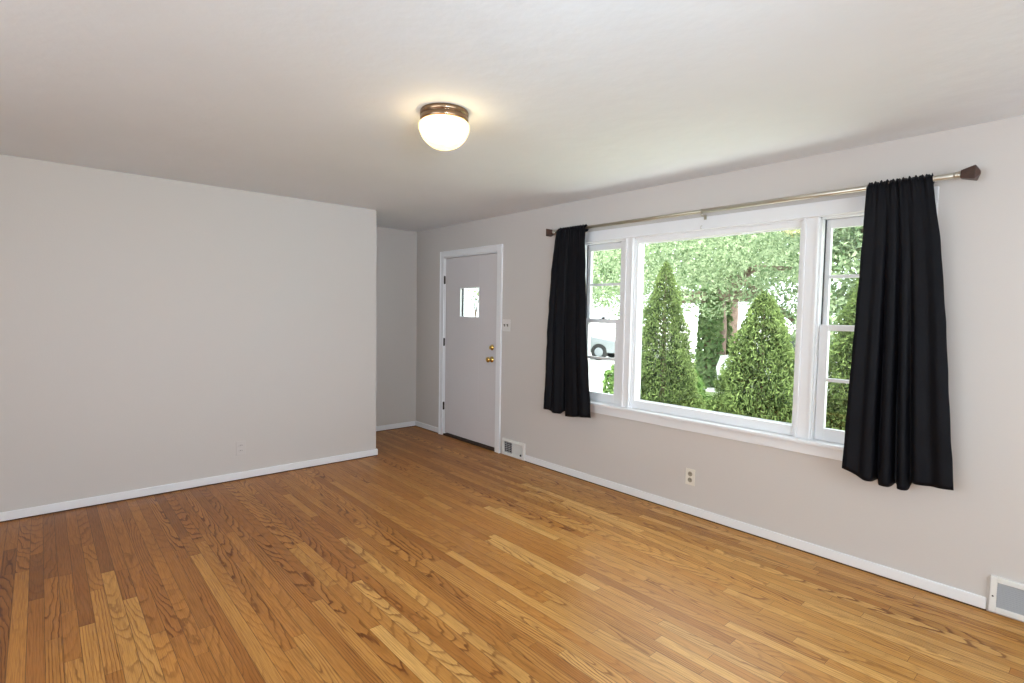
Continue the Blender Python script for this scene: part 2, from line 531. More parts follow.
fr.box(LX0 + t, LX1 - t, 0.0, 0.056, LZ0, LZ0 + t, 0.002).box(LX0 + t, LX1 - t, 0.0, 0.056, LZ1 - t, LZ1, 0.002)
f_ = fr.build('lite_frame', M['white'], door)
MB().box(LX0 + t, LX0 + t + 0.006, 0.024, 0.042, LZ0 + t, LZ1 - t).build('gasket', M['weatherstrip'], f_)
MB().box(LX0 + t, LX1 - t, 0.030, 0.034, LZ0 + t, LZ1 - t).build('pane', M['glass'], f_)
for z in (1.762, 1.065, 0.338):
    hm = MB().lathe([(0, -0.047), (0.004, -0.045), (0.0075, -0.042), (0.0075, 0.042), (0.004, 0.045), (0, 0.047)], (0.6045, -0.006, z), seg=14)
    hm.box(0.600, 0.6115, -0.003, 0.004, z - 0.043, z + 0.043)
    hm.build('hinge', M['hinge'], door)
kx = 1.455
kz = 0.930
k = MB().lathe([(0, 0), (0.030, 0.0), (0.031, 0.004), (0.026, 0.009), (0.013, 0.012), (0.011, 0.030), (0.018, 0.036), (0.0265, 0.046), (0.0275, 0.055), (0.022, 0.064), (0.010, 0.068), (0, 0.0685)], (kx, 0.006, kz), (0, -1, 0), 28)
tag(k.build('door_knob', M['brass'], door, True), 'brass door knob')
k = MB().lathe([(0, 0), (0.029, 0.0), (0.030, 0.004), (0.025, 0.010), (0.016, 0.013), (0.015, 0.017), (0, 0.018)], (kx, 0.006, kz + 0.122), (0, -1, 0), 28)
dbolt = tag(k.build('deadbolt', M['brass'], door, True), 'brass deadbolt')
MB().box(kx - 0.004, kx + 0.004, -0.030, -0.010, kz + 0.106, kz + 0.138, 0.002).build('thumb_turn', M['brass'], dbolt)
st(MB().box(D0 + 0.012, D1 - 0.012, -0.012, WT, 0.0, 0.022, 0.004).build('trim_5', M['threshold']), 'dark worn wooden threshold under the front door', 'threshold')
# storm door outside the front door: slim aluminium frame round a full pane
sd = empty('door_2', (0.612, 0.13, 0.0), 'slim white storm door outside the front door', 'door', 'structure')
s_ = MB().box(0.615, 0.70, 0.066, 0.090, 0.024, 1.99).box(1.46, 1.52, 0.066, 0.090, 0.024, 1.99).box(0.70, 1.46, 0.066, 0.090, 0.024, 0.30).box(0.70, 1.46, 0.066, 0.090, 1.90, 1.99)
s_.build('frame', M['white'], sd)
MB().box(0.70, 1.46, 0.078, 0.082, 0.30, 1.90).build('pane', M['glass'], sd)

# ------------------------------------------------------------------ windows
cs = MB()
cs.box(2.562, WL0, -0.020, 0, SILL + 0.022, HEAD, 0.003).box(WR1, 5.026, -0.020, 0, SILL + 0.022, HEAD, 0.003)
for a, b in ((WL1, WP0), (WP1, WR0)):                    # mullion casings, flat with a bead at each edge
    cs.box(a, b, -0.016, 0, SILL + 0.022, HEAD, 0.002)
    cs.box(a + 0.002, a + 0.016, -0.023, -0.012, SILL + 0.022, HEAD, 0.003)
    cs.box(b - 0.016, b - 0.002, -0.023, -0.012, SILL + 0.022, HEAD, 0.003)
cs.box(2.562, 5.026, -0.020, 0, HEAD, 2.084, 0.003)
cs.box(2.562, 5.026, -0.026, -0.015, HEAD + 0.002, HEAD + 0.012, 0.003)
st(cs.build('trim_6', M['white']), 'white casing around the three windows', 'trim')
sx = MB().box(2.530, 5.076, -0.062, 0.0, SILL, SILL + 0.022, 0.006).box(WL0, WR1, 0.0, WT + 0.03, SILL - 0.02, SILL + 0.020)
st(sx.build('trim_7', M['white']), 'long white window stool under the three windows', 'window sill')
ap = MB().box(2.562, 5.026, -0.018, 0.0, 0.597, SILL, 0.003)
st(ap.build('trim_8', M['white']), 'white apron board below the window stool', 'trim')
Z0 = SILL + 0.022

def sash(parent, x0, x1, y0, y1, z0, z1, stile, top, bot, muntins, ym=None):
    mb = MB()
    mb.box(x0, x0 + stile, y0, y1, z0, z1, 0.002).box(x1 - stile, x1, y0, y1, z0, z1, 0.002)
    mb.box(x0 + stile, x1 - stile, y0, y1, z0, z0 + bot, 0.002).box(x0 + stile, x1 - stile, y0, y1, z1 - top, z1, 0.002)
    s = mb.build('sash', M['white'], parent)
    ym = ym or (y0 + y1) / 2
    p = MB().box(x0 + stile, x1 - stile, ym - 0.002, ym + 0.002, z0 + bot, z1 - top).build('pane', M['glass'], s)
    for mz in muntins:
        MB().box(x0 + stile, x1 - stile, y0 + 0.004, y1 - 0.004, mz - 0.010, mz + 0.010, 0.003).build('muntin', M['white'], s)
    return s

def double_hung(name, x0, x1, label, lock, rl=0.0):
    w = empty(name, ((x0 + x1) / 2, 0.05, Z0), label, 'window', 'structure')
    f = MB()
    f.box(x0, x0 + 0.010, 0, WT, Z0, HEAD).box(x1 - 0.010, x1, 0, WT, Z0, HEAD).box(x0, x1, 0, WT, HEAD - 0.010, HEAD)
    if rl:
        f.box(x1 - 0.010 - rl, x1 - 0.010, 0.012, 0.094, Z0, HEAD - 0.010, 0.002)
        x1 -= rl
    f.build('jamb', M['white'], w)
    tr = MB().box(x0 + 0.010, x0 + 0.0115, 0.046, 0.061, 1.372, HEAD - 0.012).box(x1 - 0.0115, x1 - 0.010, 0.046, 0.061, 1.372, HEAD - 0.012)
    tag(tr.build('track', M['weatherstrip'], w), 'dark sash track')
    sash(w, x0 + 0.011, x1 - 0.011, 0.026, 0.060, Z0, 1.370, 0.047, 0.034, 0.072, (1.047,))
    sash(w, x0 + 0.011, x1 - 0.011, 0.065, 0.093, 1.338, HEAD - 0.011, 0.026, 0.050, 0.032, (1.653,))
    if lock:
        xm = (x0 + x1) / 2
        lk = MB().box(xm - 0.028, xm + 0.028, 0.030, 0.058, 1.370, 1.376, 0.002).lathe([(0, 0), (0.011, 0), (0.010, 0.010), (0, 0.012)], (xm, 0.046, 1.376), seg=14).box(xm - 0.004, xm + 0.030, 0.040, 0.050, 1.380, 1.388, 0.002)
        tag(lk.build('sash_lock', M['hinge'], w), 'dark sash lock')
    return w
double_hung('window_1', WL0, WL1, 'narrow double hung window half behind the left curtain', True, 0.05)
double_hung('window_3', WR0, WR1, 'narrow double hung window half behind the right curtain', False)
w = empty('window_2', ((WP0 + WP1) / 2, 0.05, Z0), 'large fixed picture window in the middle', 'window', 'structure')
f = MB().box(WP0, WP0 + 0.008, 0, WT, Z0, HEAD).box(WP1 - 0.008, WP1, 0, WT, Z0, HEAD).box(WP0, WP1, 0, WT, HEAD - 0.008, HEAD)
f.build('jamb', M['white'], w)
sash(w, WP0 + 0.008, WP1 - 0.008, 0.012, 0.088, Z0, HEAD - 0.008, 0.020, 0.034, 0.060, (), 0.058)
gb = MB()
for a, b_ in ((WP0 + 0.028, WP0 + 0.034), (WP1 - 0.034, WP1 - 0.028)):
    gb.box(a, b_, 0.046, 0.056, Z0 + 0.060, HEAD - 0.042)
gb.box(WP0 + 0.034, WP1 - 0.034, 0.046, 0.056, Z0 + 0.060, Z0 + 0.066).box(WP0 + 0.034, WP1 - 0.034, 0.046, 0.056, HEAD - 0.048, HEAD - 0.042)
gb.build('glazing_bead', M['white'], w)

# ------------------------------------------------------------------ curtain rod
ROD_Y, ROD_Z = -0.085, 2.110
rod = empty('curtain_rod', (3.77, ROD_Y, ROD_Z), 'champagne metal curtain rod with square walnut finials above the windows', 'curtain rod')
def cyl_x(x0, x1, r, name, m):
    return MB().lathe([(0, 0), (r * 0.92, 0), (r, 0.001), (r, x1 - x0 - 0.001), (r * 0.92, x1 - x0), (0, x1 - x0)], (x0, ROD_Y, ROD_Z), (1, 0, 0), 24).build(name, m, rod, True)
cyl_x(3.77, 5.097, 0.0138, 'outer_tube', M['nickel'])
cyl_x(2.405, 3.78, 0.0118, 'inner_tube', M['nickel_dark'])
def finial(x, s):
    MB().lathe([(0, 0), (0.014, 0), (0.0175, 0.003), (0.0175, 0.010), (0.0145, 0.013), (0.0175, 0.016), (0.0175, 0.023), (0.014, 0.026), (0, 0.026)], (x, ROD_Y, ROD_Z), (s, 0, 0), 24).build('collar', M['nickel'], rod, True)
    def sq(d, h):
        return [(x + s * d, ROD_Y + a * h, ROD_Z + b * h) for a, b in ((-1, -1), (1, -1), (1, 1), (-1, 1))]
    mb = MB().loft([sq(0.026, 0.017), sq(0.028, 0.019), sq(0.080, 0.032), sq(0.083, 0.032), sq(0.098, 0.007)])
    es = mb.bm.edges[:]
    bmesh.ops.bevel(mb.bm, geom=es, offset=0.0015, segments=2, profile=0.6, affect='EDGES')
    tag(mb.build('finial', M['walnut'], rod), 'square flared walnut finial')
finial(5.097, 1)
finial(2.405, -1)
def bracket(x, name='bracket'):
    mb = MB().box(x - 0.010, x + 0.010, -0.030, -0.0262, 2.062, 2.094, 0.002) if 2.6 < x < 5.0 else MB().box(x - 0.010, x + 0.010, -0.004, 0.0, 2.075, 2.125, 0.001)
    y1 = -0.0262 if 2.6 < x < 5.0 else -0.002
    mb.tube([(x, y1, 2.086), (x, -0.055, 2.084), (x, -0.075, 2.082), (x, -0.088, 2.090)], 0.004, 8)
    pts = []
    for a in range(0, 13):
        th = math.radians(-200 + a * 18)
        pts.append((x, ROD_Y + 0.0168 * math.cos(th), ROD_Z + 0.0168 * math.sin(th)))
    mb.tube(pts, 0.003, 8)
    return mb.build(name, M['nickel_dark'], rod, True)
bracket(3.765)
bracket(2.475)
bracket(4.96)

# tiny cup hook in the head casing below the rod joint
hk = MB().tube([(3.742, -0.026, 2.022), (3.742, -0.036, 2.022), (3.742, -0.043, 2.016), (3.742, -0.044, 2.006), (3.742, -0.039, 2.000), (3.742, -0.033, 2.002)], 0.0022, 8)
tag(hk.build('cup_hook', M['nickel'], None, True), 'tiny metal cup hook screwed into the casing above the picture window', 'hook')

# ------------------------------------------------------------------ curtains
def curtain(name, label, edges, fold, hem, seed):
    """edges: list of (z, x_left, x_right) from the top down; fold(u, t) -> offset towards the room; hem(u) -> hem height"""
    r = random.Random(seed)
    NU, NV = 190, 70
    ph = [r.uniform(0, 6.28) for _ in range(8)]
    zt = ROD_Z + 0.023
    def edge(z):
        for (za, la, ra), (zb, lb, rb_) in zip(edges[:-1], edges[1:]):
            if z >= zb:
                k = (z - zb) / (za - zb)
                return lb + (la - lb) * k, rb_ + (ra - rb_) * k
        return edges[-1][1], edges[-1][2]
    def gather(u, z):
        """small ruffles near the rod that die out downwards"""
        k = math.exp(-(zt - z) / 0.10)
        return k * (0.0035 * math.sin(u * 62 + ph[0]) + 0.0025 * math.sin(u * 97 + ph[1]))
    root = empty(name, ((edges[0][1] + edges[0][2]) / 2, ROD_Y, ROD_Z), label, 'curtain')
    bm = bmesh.new()
    grid = []
    for j in range(NV + 1):
        t = j / NV
        row = []
        for i in range(NU + 1):
            u = i / NU
            zb = hem(u)
            z = zt + (zb - zt) * t
            zr = zt + 0.004 * math.sin(u * 71 + ph[2]) + 0.0035 * math.sin(u * 127 + ph[3])
            if t < 0.06:
                z += (zr - zt) * (1 - t / 0.06)
            xl, xr = edge(z)
            if t < 0.012:
                y = ROD_Y - 0.002 - 0.0165 * math.sqrt(t / 0.012) - 0.004 * (t / 0.012)
            else:
                y = ROD_Y - 0.0225 - 0.010 * (1 - math.exp(-(zt - z) * 9))
            tt = min(1.0, max(0.0, (zt - z - 0.03) / 1.2))
            y += gather(u, z) * (0.0 if t < 0.012 else 1.0) - fold(u, tt)
            y -= 0.0012 * math.sin(z * 23 + u * 9 + ph[4]) + 0.0010 * math.sin(z * 47 - u * 17 + ph[5])
            y = min(y, -0.0735)
            x = xl + (xr - xl) * u
            if i in (0, NU):
                x += 0.001 * math.sin(z * 28 + ph[6])
            row.append(bm.verts.new((x, y, z)))
        grid.append(row)
    for j in range(NV):
        for i in range(NU):
            bm.faces.new((grid[j][i], grid[j][i + 1], grid[j + 1][i + 1], grid[j + 1][i]))
    mb = MB()
    mb.bm.free()
    mb.bm = bm
    p = mb.build('panel', M['curtain'], root, True)
    md = p.modifiers.new('cloth', 'SOLIDIFY')
    md.thickness = 0.0022
    md.offset = 0
    # the sleeve behind the rod, gathered like the front
    bm = bmesh.new()
    rows = []
    for j in range(9):
        t = j / 8
        row = []
        for i in range(NU + 1):
            u = i / NU
            z = zt + 0.004 * math.sin(u * 71 + ph[2]) + 0.0035 * math.sin(u * 127 + ph[3]) - t * 0.055
            xl, xr = edge(z)
            y = ROD_Y + 0.0195 * math.sin(math.pi * min(1, t * 1.0)) ** 0.5 + 0.0015 * math.sin(u * 70 + ph[7]) - 0.004 * (1 - t) - t ** 6 * 0.020
            row.append(bm.verts.new((xl + (xr - xl) * u, y, z)))
        rows.append(row)
    for j in range(8):
        for i in range(NU):
            bm.faces.new((rows[j][i], rows[j][i + 1], rows[j + 1][i + 1], rows[j + 1][i]))
    mb = MB()
    mb.bm.free()
    mb.bm = bm
    p = mb.build('rod_pocket', M['curtain'], root, True)
    md = p.modifiers.new('cloth', 'SOLIDIFY')
    md.thickness = 0.0016
    md.offset = 0
    return root

def sm(a, b, x):
    k = min(1, max(0, (x - a) / (b - a)))
    return k * k * (3 - 2 * k)
def valley(u, c, w):
    return math.exp(-((u - c) / w) ** 2)
def fold_left(u, t):
    f = 0.012 * math.sin(u * 9 + 0.5) + 0.006 * math.sin(u * 31)
    f += 0.010 * sm(0, 0.06, u) - 0.045 * valley(u, 0.43, 0.030) - 0.016 * valley(u, 0.16, 0.05) - 0.014 * valley(u, 0.72, 0.07) + 0.012 * valley(u, 0.55, 0.07)
    return f * (0.08 + 0.92 * t ** 1.2)
def hem_left(u):
    z = 0.572 - 0.018 * sm(0.1, 0.2, u)
    z += 0.024 * valley(u, 0.415, 0.03)
    z -= 0.010 * sm(0.44, 0.46, u)
    z += 0.030 * sm(0.46, 1.0, u)
    return z
curtain('curtain', 'left black satin curtain, the shorter looking one near the front door',
        [(2.135, 2.445, 2.762), (1.78, 2.400, 2.786), (1.26, 2.366, 2.812), (0.82, 2.355, 2.860), (0.56, 2.340, 2.884)], fold_left, hem_left, 3)
def fold_right(u, t):
    f = 0.010 * math.sin(u * 8 + 1.0) + 0.005 * math.sin(u * 27 + 2)
    f += 0.010 * sm(0, 0.05, u) - 0.050 * valley(u, 0.318, 0.022) - 0.060 * valley(u, 0.485, 0.026) - 0.030 * valley(u, 0.63, 0.030)
    f += 0.010 * valley(u, 0.40, 0.04) + 0.012 * valley(u, 0.56, 0.04) - 0.012 * valley(u, 0.16, 0.05) - 0.010 * valley(u, 0.82, 0.06)
    return f * (0.08 + 0.92 * t ** 1.2)
def hem_right(u):
    z = 0.585 - 0.042 * sm(0.0, 0.25, u)
    z += 0.016 * valley(u, 0.485, 0.02) + 0.006 * valley(u, 0.318, 0.02)
    z -= 0.010 * sm(0.33, 0.36, u) * (1 - sm(0.60, 0.63, u))
    z += 0.036 * sm(0.61, 0.65, u) + 0.008 * sm(0.66, 1, u)
    return z
curtain('curtain', 'right black satin curtain, the longer looking one near the large vent',
        [(2.135, 4.736, 5.012), (1.977, 4.733, 5.038), (1.78, 4.729, 5.068), (1.40, 4.717, 5.106), (0.96, 4.702, 5.142), (0.56, 4.691, 5.178)], fold_right, hem_right, 5)

# ------------------------------------------------------------------ ceiling light
LC = Vector((3.498, -1.970, H))
cl = empty('ceiling_light', LC, 'round flush ceiling light with a bronze band and a frosted glass bowl', 'ceiling light')
MB().lathe([(0, 0), (0.113, 0), (0.1145, -0.004), (0.1145, -0.020), (0.110, -0.0225), (0.110, -0.0255), (0.1145, -0.028), (0.1145, -0.046), (0.110, -0.051), (0.100, -0.051), (0.100, -0.006), (0, -0.006)], LC, seg=64).build('band', M['bronze'], cl, True)
def shell_mat():
    m = bpy.data.materials.new('frosted_outer_glass')
    m.use_nodes = True
    nt = m.node_tree
    nt.nodes.remove(nt.nodes['Principled BSDF'])
    tr = nt.nodes.new('ShaderNodeBsdfTransparent')
    tr.inputs[0].default_value = (1.0, 0.96, 0.86, 1)
    tl = nt.nodes.new('ShaderNodeBsdfTranslucent')
    tl.inputs[0].default_value = (0.80, 0.72, 0.46, 1)
    df = nt.nodes.new('ShaderNodeBsdfDiffuse')
    df.inputs[0].default_value = (0.74, 0.68, 0.50, 1)
    a = nt.nodes.new('ShaderNodeMixShader')
    b = nt.nodes.new('ShaderNodeMixShader')
    a.inputs[0].default_value = 0.0
    b.inputs[0].default_value = 0.40
    nt.links.new(df.outputs[0], a.inputs[1])
    nt.links.new(tl.outputs[0], a.inputs[2])
    nt.links.new(tr.outputs[0], b.inputs[1])
    nt.links.new(a.outputs[0], b.inputs[2])
    nt.links.new(b.outputs[0], nt.nodes['Material Output'].inputs[0])
    return m
mg = bpy.data.materials.new('lit_inner_glass')
mg.use_nodes = True
pb = mg.node_tree.nodes['Principled BSDF']
pb.inputs['Base Color'].default_value = (0.9, 0.85, 0.7, 1)
pb.inputs['Emission Color'].default_value = (1.0, 0.80, 0.52, 1)
pb.inputs['Emission Strength'].default_value = LAMP_GLOW
prof = [(0.104, -0.044), (0.108, -0.050), (0.1165, -0.056), (0.1205, -0.068), (0.1195, -0.084), (0.113, -0.104), (0.101, -0.126), (0.084, -0.146), (0.062, -0.161), (0.037, -0.171), (0.015, -0.175), (0, -0.176)]
MB().lathe(prof, LC, seg=64).build('glass_bowl', shell_mat(), cl, True)
inner = [(0.0, -0.046), (0.098, -0.046), (0.110, -0.058), (0.114, -0.070), (0.112, -0.085), (0.104, -0.102), (0.088, -0.115), (0.070, -0.127), (0.047, -0.136), (0.024, -0.140), (0, -0.141)]
tag(MB().lathe(inner, LC, seg=64).build('lit_diffuser', mg, cl, True), 'glowing inner glass')

# ------------------------------------------------------------------ switch, outlets, vents
sw = empty('light_switch', (1.683, 0.0, 1.283), 'white double light switch plate beside the front door', 'light switch')
MB().box(1.626, 1.740, -0.006, 0.0, 1.226, 1.340, 0.003).build('plate', M['white_plastic'], sw)
for x in (1.660, 1.706):
    MB().box(x - 0.006, x + 0.006, -0.0075, -0.005, 1.270, 1.296).build('toggle_slot', M['taupe'], sw)
    tg = MB().loft([[(x + a * 0.0045, -0.005, 1.283 + b * 0.006) for a, b in ((-1, -1), (1, -1), (1, 1), (-1, 1))], [(x + a * 0.0035, -0.018, 1.291 + b * 0.004) for a, b in ((-1, -1), (1, -1), (1, 1), (-1, 1))]])
    tag(tg.build('toggle', M['dark'], sw), 'dark toggle lever')

def outlet(name, center, n, label, mplate, mrec):
    """n: 'y' plate on the window wall, 'x' plate on the left wall"""
    o = empty(name, center, label, 'power outlet')
    cx, cy, cz = center
    def bx(u0, u1, d0, d1, z0, z1, bev=0.0):
        if n == 'y':
            return MB().box(cx + u0, cx + u1, -d1, -d0, cz + z0, cz + z1, bev)
        return MB().box(X_LEFT + d0, X_LEFT + d1, cy + u0, cy + u1, cz + z0, cz + z1, bev)
    bx(-0.037, 0.037, 0, 0.006, -0.0585, 0.0585, 0.003).build('plate', mplate, o)
    for s in (-1, 1):
        ax = (0, -1, 0) if n == 'y' else (1, 0, 0)
        base = Vector((cx, -0.0055, cz + s * 0.0215)) if n == 'y' else Vector((X_LEFT + 0.0055, cy, cz + s * 0.0215))
        rc = MB().lathe([(0, 0), (0.0172, 0), (0.0165, 0.003), (0, 0.003)], base, ax, 20).build('receptacle', mrec, o)
        for u in (-0.0065, 0.0065):
            bx(u - 0.0013, u + 0.0013, 0.0083, 0.0092, s * 0.0215 - 0.001, s * 0.0215 + 0.009).build('slot', M['dark'], rc)
    return o
outlet('power_outlet', (3.706, 0.0, 0.271), 'y', 'ivory power outlet with brown sockets below the picture window', M['ivory'], M['taupe'])
outlet('power_outlet', (X_LEFT, -2.222, 0.262), 'x', 'pale power outlet low on the bare left wall', M['wallwhite_plastic'], M['wallwhite_plastic'])

def vent(name, x0, x1, z0, z1, label, style):
    v = empty(name, ((x0 + x1) / 2, 0.0, z0), label, 'vent')
    b = 0.026
    D = -0.020
    fb = MB().box(x0, x0 + b, D, 0, z0, z1, 0.003).box(x1 - b, x1, D, 0, z0, z1, 0.003).box(x0 + b, x1 - b, D, 0, z0, z0 + b, 0.003).box(x0 + b, x1 - b, D, 0, z1 - b, z1, 0.003)
    if style == 'pair':
        xm = x0 + (x1 - x0) * 0.49
        fb.box(xm - 0.010, xm + 0.010, D, 0, z0 + b, z1 - b, 0.002)
    fb.build('frame', M['grille_white'], v)
    if style == 'pair':
        MB().box(x0 + b, xm - 0.010, -0.004, -0.001, z0 + b, z1 - b).build('duct', M['dark'], v)
        MB().box(xm + 0.010, x1 - b, -0.004, -0.001, z0 + b, z1 - b).build('back_plate', M['grille'], v)
        mb = MB()
        wz = z1 - z0 - 2 * b
        for i in range(6):
            zc = z0 + b + wz * (i + 0.5) / 6
            mb.loft([[(x, -0.014, zc + 0.004), (x, -0.005, zc - 0.004), (x, -0.006, zc - 0.005), (x, -0.015, zc + 0.003)] for x in (x0 + b, xm - 0.010)])
        for i in range(5):
            xc = x0 + b + (xm - 0.010 - x0 - b) * (i + 0.5) / 5
            mb.box(xc - 0.0012, xc + 0.0012, -0.017, -0.014, z0 + b, z1 - b)
        mb.build('louvre', M['grille'], v)
        mb = MB()
        for i in range(9):
            xc = xm + 0.010 + (x1 - b - xm - 0.010) * (i + 0.5) / 9
            mb.box(xc - 0.003, xc + 0.003, -0.015, -0.004, z0 + b, z1 - b)
        mb.build('louvre', M['grille_white'], v)
        MB().box(x1 - b - 0.030, x1 - b - 0.018, -0.026, -0.015, z0 + b + 0.002, z0 + b + 0.020, 0.002).build('damper_lever', M['dark'], v)
    else:
        MB().box(x0 + b, x1 - b, -0.004, -0.001, z0 + b, z1 - b).build('duct', M['grille'], v)
        mb = MB()
        wz = z1 - z0 - 2 * b
        for i in range(13):
            zc = z0 + b + wz * (i + 0.5) / 13
            mb.loft([[(x, -0.016, zc - 0.003), (x, -0.005, zc + 0.004), (x, -0.005, zc + 0.0028), (x, -0.016, zc - 0.0042)] for x in (x0 + b, x1 - b)])
        mb.build('louvre', M['grille'], v)
        for x in (x0 + 0.012, x1 - 0.012):
            MB().lathe([(0, 0), (0.004, 0), (0.003, 0.0015), (0, 0.002)], (x, D, (z0 + z1) / 2 - 0.01), (0, -1, 0), 12).build('screw', M['hinge'], v)
    return v
vent('heating_vent', 1.662, 1.988, 0.010, 0.170, 'small white two panel wall vent beside the door casing', 'pair')
vent('heating_vent', 5.316, 5.706, 0.012, 0.184, 'wide white wall vent with grey louvres at the right picture edge', 'wide')

# ------------------------------------------------------------------ outdoors
GZ = -0.45
def slab_xy(name, x0, x1, y0, y1, z0, z1, m, label, cat):
    return st(MB().box(x0, x1, y0, y1, z0, z1).build(name, m), label, cat)
st(MB().box(-14, 16, WT, 6.0, GZ - 0.3, GZ).box(-1.5, 16, 6.0, 8.8, GZ - 0.3, GZ).build('ground', M['grass']), 'sunlit green lawn in front of the house', 'lawn')
slab_xy('bounce_slab', 1.7, 9.0, WT, 2.1, GZ, GZ + 0.04, M['concrete'], 'added unseen pale slab below the windows that bounces light indoors', 'bounce_slab')  # unseen pale slab added to bounce sunlight up to the ceiling
slab_xy('street', -80, 40, 6.0, 120, GZ - 0.3, GZ - 0.01, M['concrete'], 'pale sun bleached street and drive beyond the lawn', 'street')
st(MB().box(-0.16, X_SIDE + 0.16, 0.0, WT, GZ - 0.3, -0.12).build('foundation', M['siding']), 'house foundation below the window wall', 'foundation')

def leaf_mesh(name, pos, nrm, size, m, parent, seed, aspect=0.5, tint=None):
    """each leaf is a folded four point blade at pos, lying across nrm"""
    r = np.random.default_rng(seed)
    n = len(pos)
    nrm = nrm / (np.linalg.norm(nrm, axis=1, keepdims=True) + 1e-9)
    rv = r.normal(size=(n, 3))
    a = np.cross(nrm, rv)
    a /= np.linalg.norm(a, axis=1, keepdims=True) + 1e-9
    b = np.cross(nrm, a)
    s = (size * r.uniform(0.6, 1.4, n))[:, None]
    v = np.empty((n, 4, 3))
    v[:, 0] = pos - a * s
    v[:, 1] = pos + b * s * aspect + nrm * s * 0.18
    v[:, 2] = pos + a * s
    v[:, 3] = pos - b * s * aspect + nrm * s * 0.18
    faces = np.empty((n, 2, 3), dtype=np.int32)
    base = np.arange(n) * 4
    faces[:, 0] = np.stack([base, base + 1, base + 2], 1)
    faces[:, 1] = np.stack([base, base + 2, base + 3], 1)
    me = bpy.data.meshes.new(name)
    me.from_pydata(v.reshape(-1, 3).tolist(), [], faces.reshape(-1, 3).tolist())
    at = me.attributes.new('tint', 'FLOAT', 'POINT')
    if tint is None:
        tint = r.uniform(0, 1, n)
    at.data.foreach_set('value', np.repeat(tint, 4).astype(np.float32))
    me.materials.append(m)
    o = bpy.data.objects.new(name, me)
    C.objects.link(o)
    if parent:
        o.parent = parent
        o.matrix_parent_inverse = Matrix.Translation(-parent.location)
    return o

def arborvitae(x, y, top, rad, n, seed, label, lf=0.029):
    root = empty('arborvitae', (x, y, GZ), label, 'tree', group='arborvitae in front of the windows')
    r = np.random.default_rng(seed)
    hgt = top - GZ
    h = 1 - r.uniform(0.0, 1.0, n) ** 0.58
    ang = r.uniform(0, 2 * np.pi, n)
    lump = 1 + 0.10 * np.sin(ang * 5 + h * 17 + seed) + 0.08 * np.sin(ang * 3 - h * 31)
    R = rad * np.minimum(1, (1 - h) ** 0.66 * 1.08) * (0.80 + 0.20 * np.minimum(1, h / 0.10)) * lump
    q = np.sqrt(r.uniform(0.12, 1.0, n)) * R
    pos = np.stack([x + q * np.cos(ang), y + q * np.sin(ang), GZ + 0.05 + h * (hgt - 0.05)], 1)
    nrm = np.stack([np.cos(ang + np.pi / 2 + r.normal(0, 0.6, n)), np.sin(ang + np.pi / 2 + r.normal(0, 0.6, n)), r.normal(0, 0.45, n)], 1)
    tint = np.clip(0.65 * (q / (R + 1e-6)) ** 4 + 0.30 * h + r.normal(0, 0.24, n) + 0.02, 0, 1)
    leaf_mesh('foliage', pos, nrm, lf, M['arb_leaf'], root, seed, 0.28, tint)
    MB().tube([(x, y, GZ), (x, y, GZ + hgt * 0.5), (x, y, GZ + hgt * 0.93)], [0.06, 0.035, 0.008], 10).build('trunk', M['bark'], root, True)
    return root
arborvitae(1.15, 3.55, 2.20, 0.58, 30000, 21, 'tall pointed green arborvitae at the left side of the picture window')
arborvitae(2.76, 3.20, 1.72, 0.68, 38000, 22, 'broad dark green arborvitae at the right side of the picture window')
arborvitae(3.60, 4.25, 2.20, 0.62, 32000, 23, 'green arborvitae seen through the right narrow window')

def crown_points(r, n, blobs):
    w = np.array([b[3] ** 2 for b in blobs])
    k = r.choice(len(blobs), n, p=w / w.sum())
    bl = np.array(blobs)
    d = r.normal(size=(n, 3))
    d /= np.linalg.norm(d, axis=1, keepdims=True)
    rad = r.uniform(0.35, 1.0, n) ** 0.5
    pos = bl[k, :3] + d * (bl[k, 3] * rad)[:, None] * np.array([1, 1, 0.8])
    return pos, d

def tree(x, y, label, blobs, trunk_r, trunk_h, n, seed, leaf, ivy=False, group='trees across the lawn', branches=6):
    root = empty('deciduous_tree', (x, y, GZ), label, 'tree', group=group)
    r = np.random.default_rng(seed)
    pos, d = crown_points(r, n, blobs)
    leaf_mesh('foliage', pos, d + r.normal(0, 0.7, (n, 3)), leaf, M['tree_leaf'], root, seed, 0.45)
    MB().tube([(x, y, GZ), (x, y, GZ + 0.4), (x + 0.03, y, GZ + trunk_h * 0.6), (x, y, GZ + trunk_h)], [trunk_r * 1.35, trunk_r * 1.05, trunk_r, trunk_r * 0.8], 16).build('trunk', M['bark'], root, True)
    top = Vector((x, y, GZ + trunk_h))
    for i in range(branches):
        b = blobs[i % len(blobs)]
        e = Vector(b[:3])
        mid = top.lerp(e, 0.5) + Vector((0, 0, 0.25))
        MB().tube([top - Vector((0, 0, 0.25)), mid, e], [trunk_r * 0.55, trunk_r * 0.32, trunk_r * 0.1], 8).build('branch', M['bark'], root, True)
    if ivy:
        m_ = 2600
        h = r.uniform(0, 1, m_)
        a = r.uniform(0, 2 * np.pi, m_)
        keep = ~((np.cos(a - math.radians(-2)) > 0.86) & (h > 0.25))
        a, h = a[keep], h[keep]
        rr = trunk_r * 1.08 + r.uniform(0, 0.10, len(a)) + 0.10 * (1 - h)
        pos = np.stack([x + rr * np.cos(a), y + rr * np.sin(a), GZ + h * trunk_h], 1)
        nr = np.stack([np.cos(a), np.sin(a), 0.4 + 0 * a], 1) + r.normal(0, 0.4, (len(a), 3))
        tag(leaf_mesh('ivy', pos, nr, 0.075, M['ivy_leaf'], root, seed + 1, 0.7), 'ivy climbing the trunk')
    return root
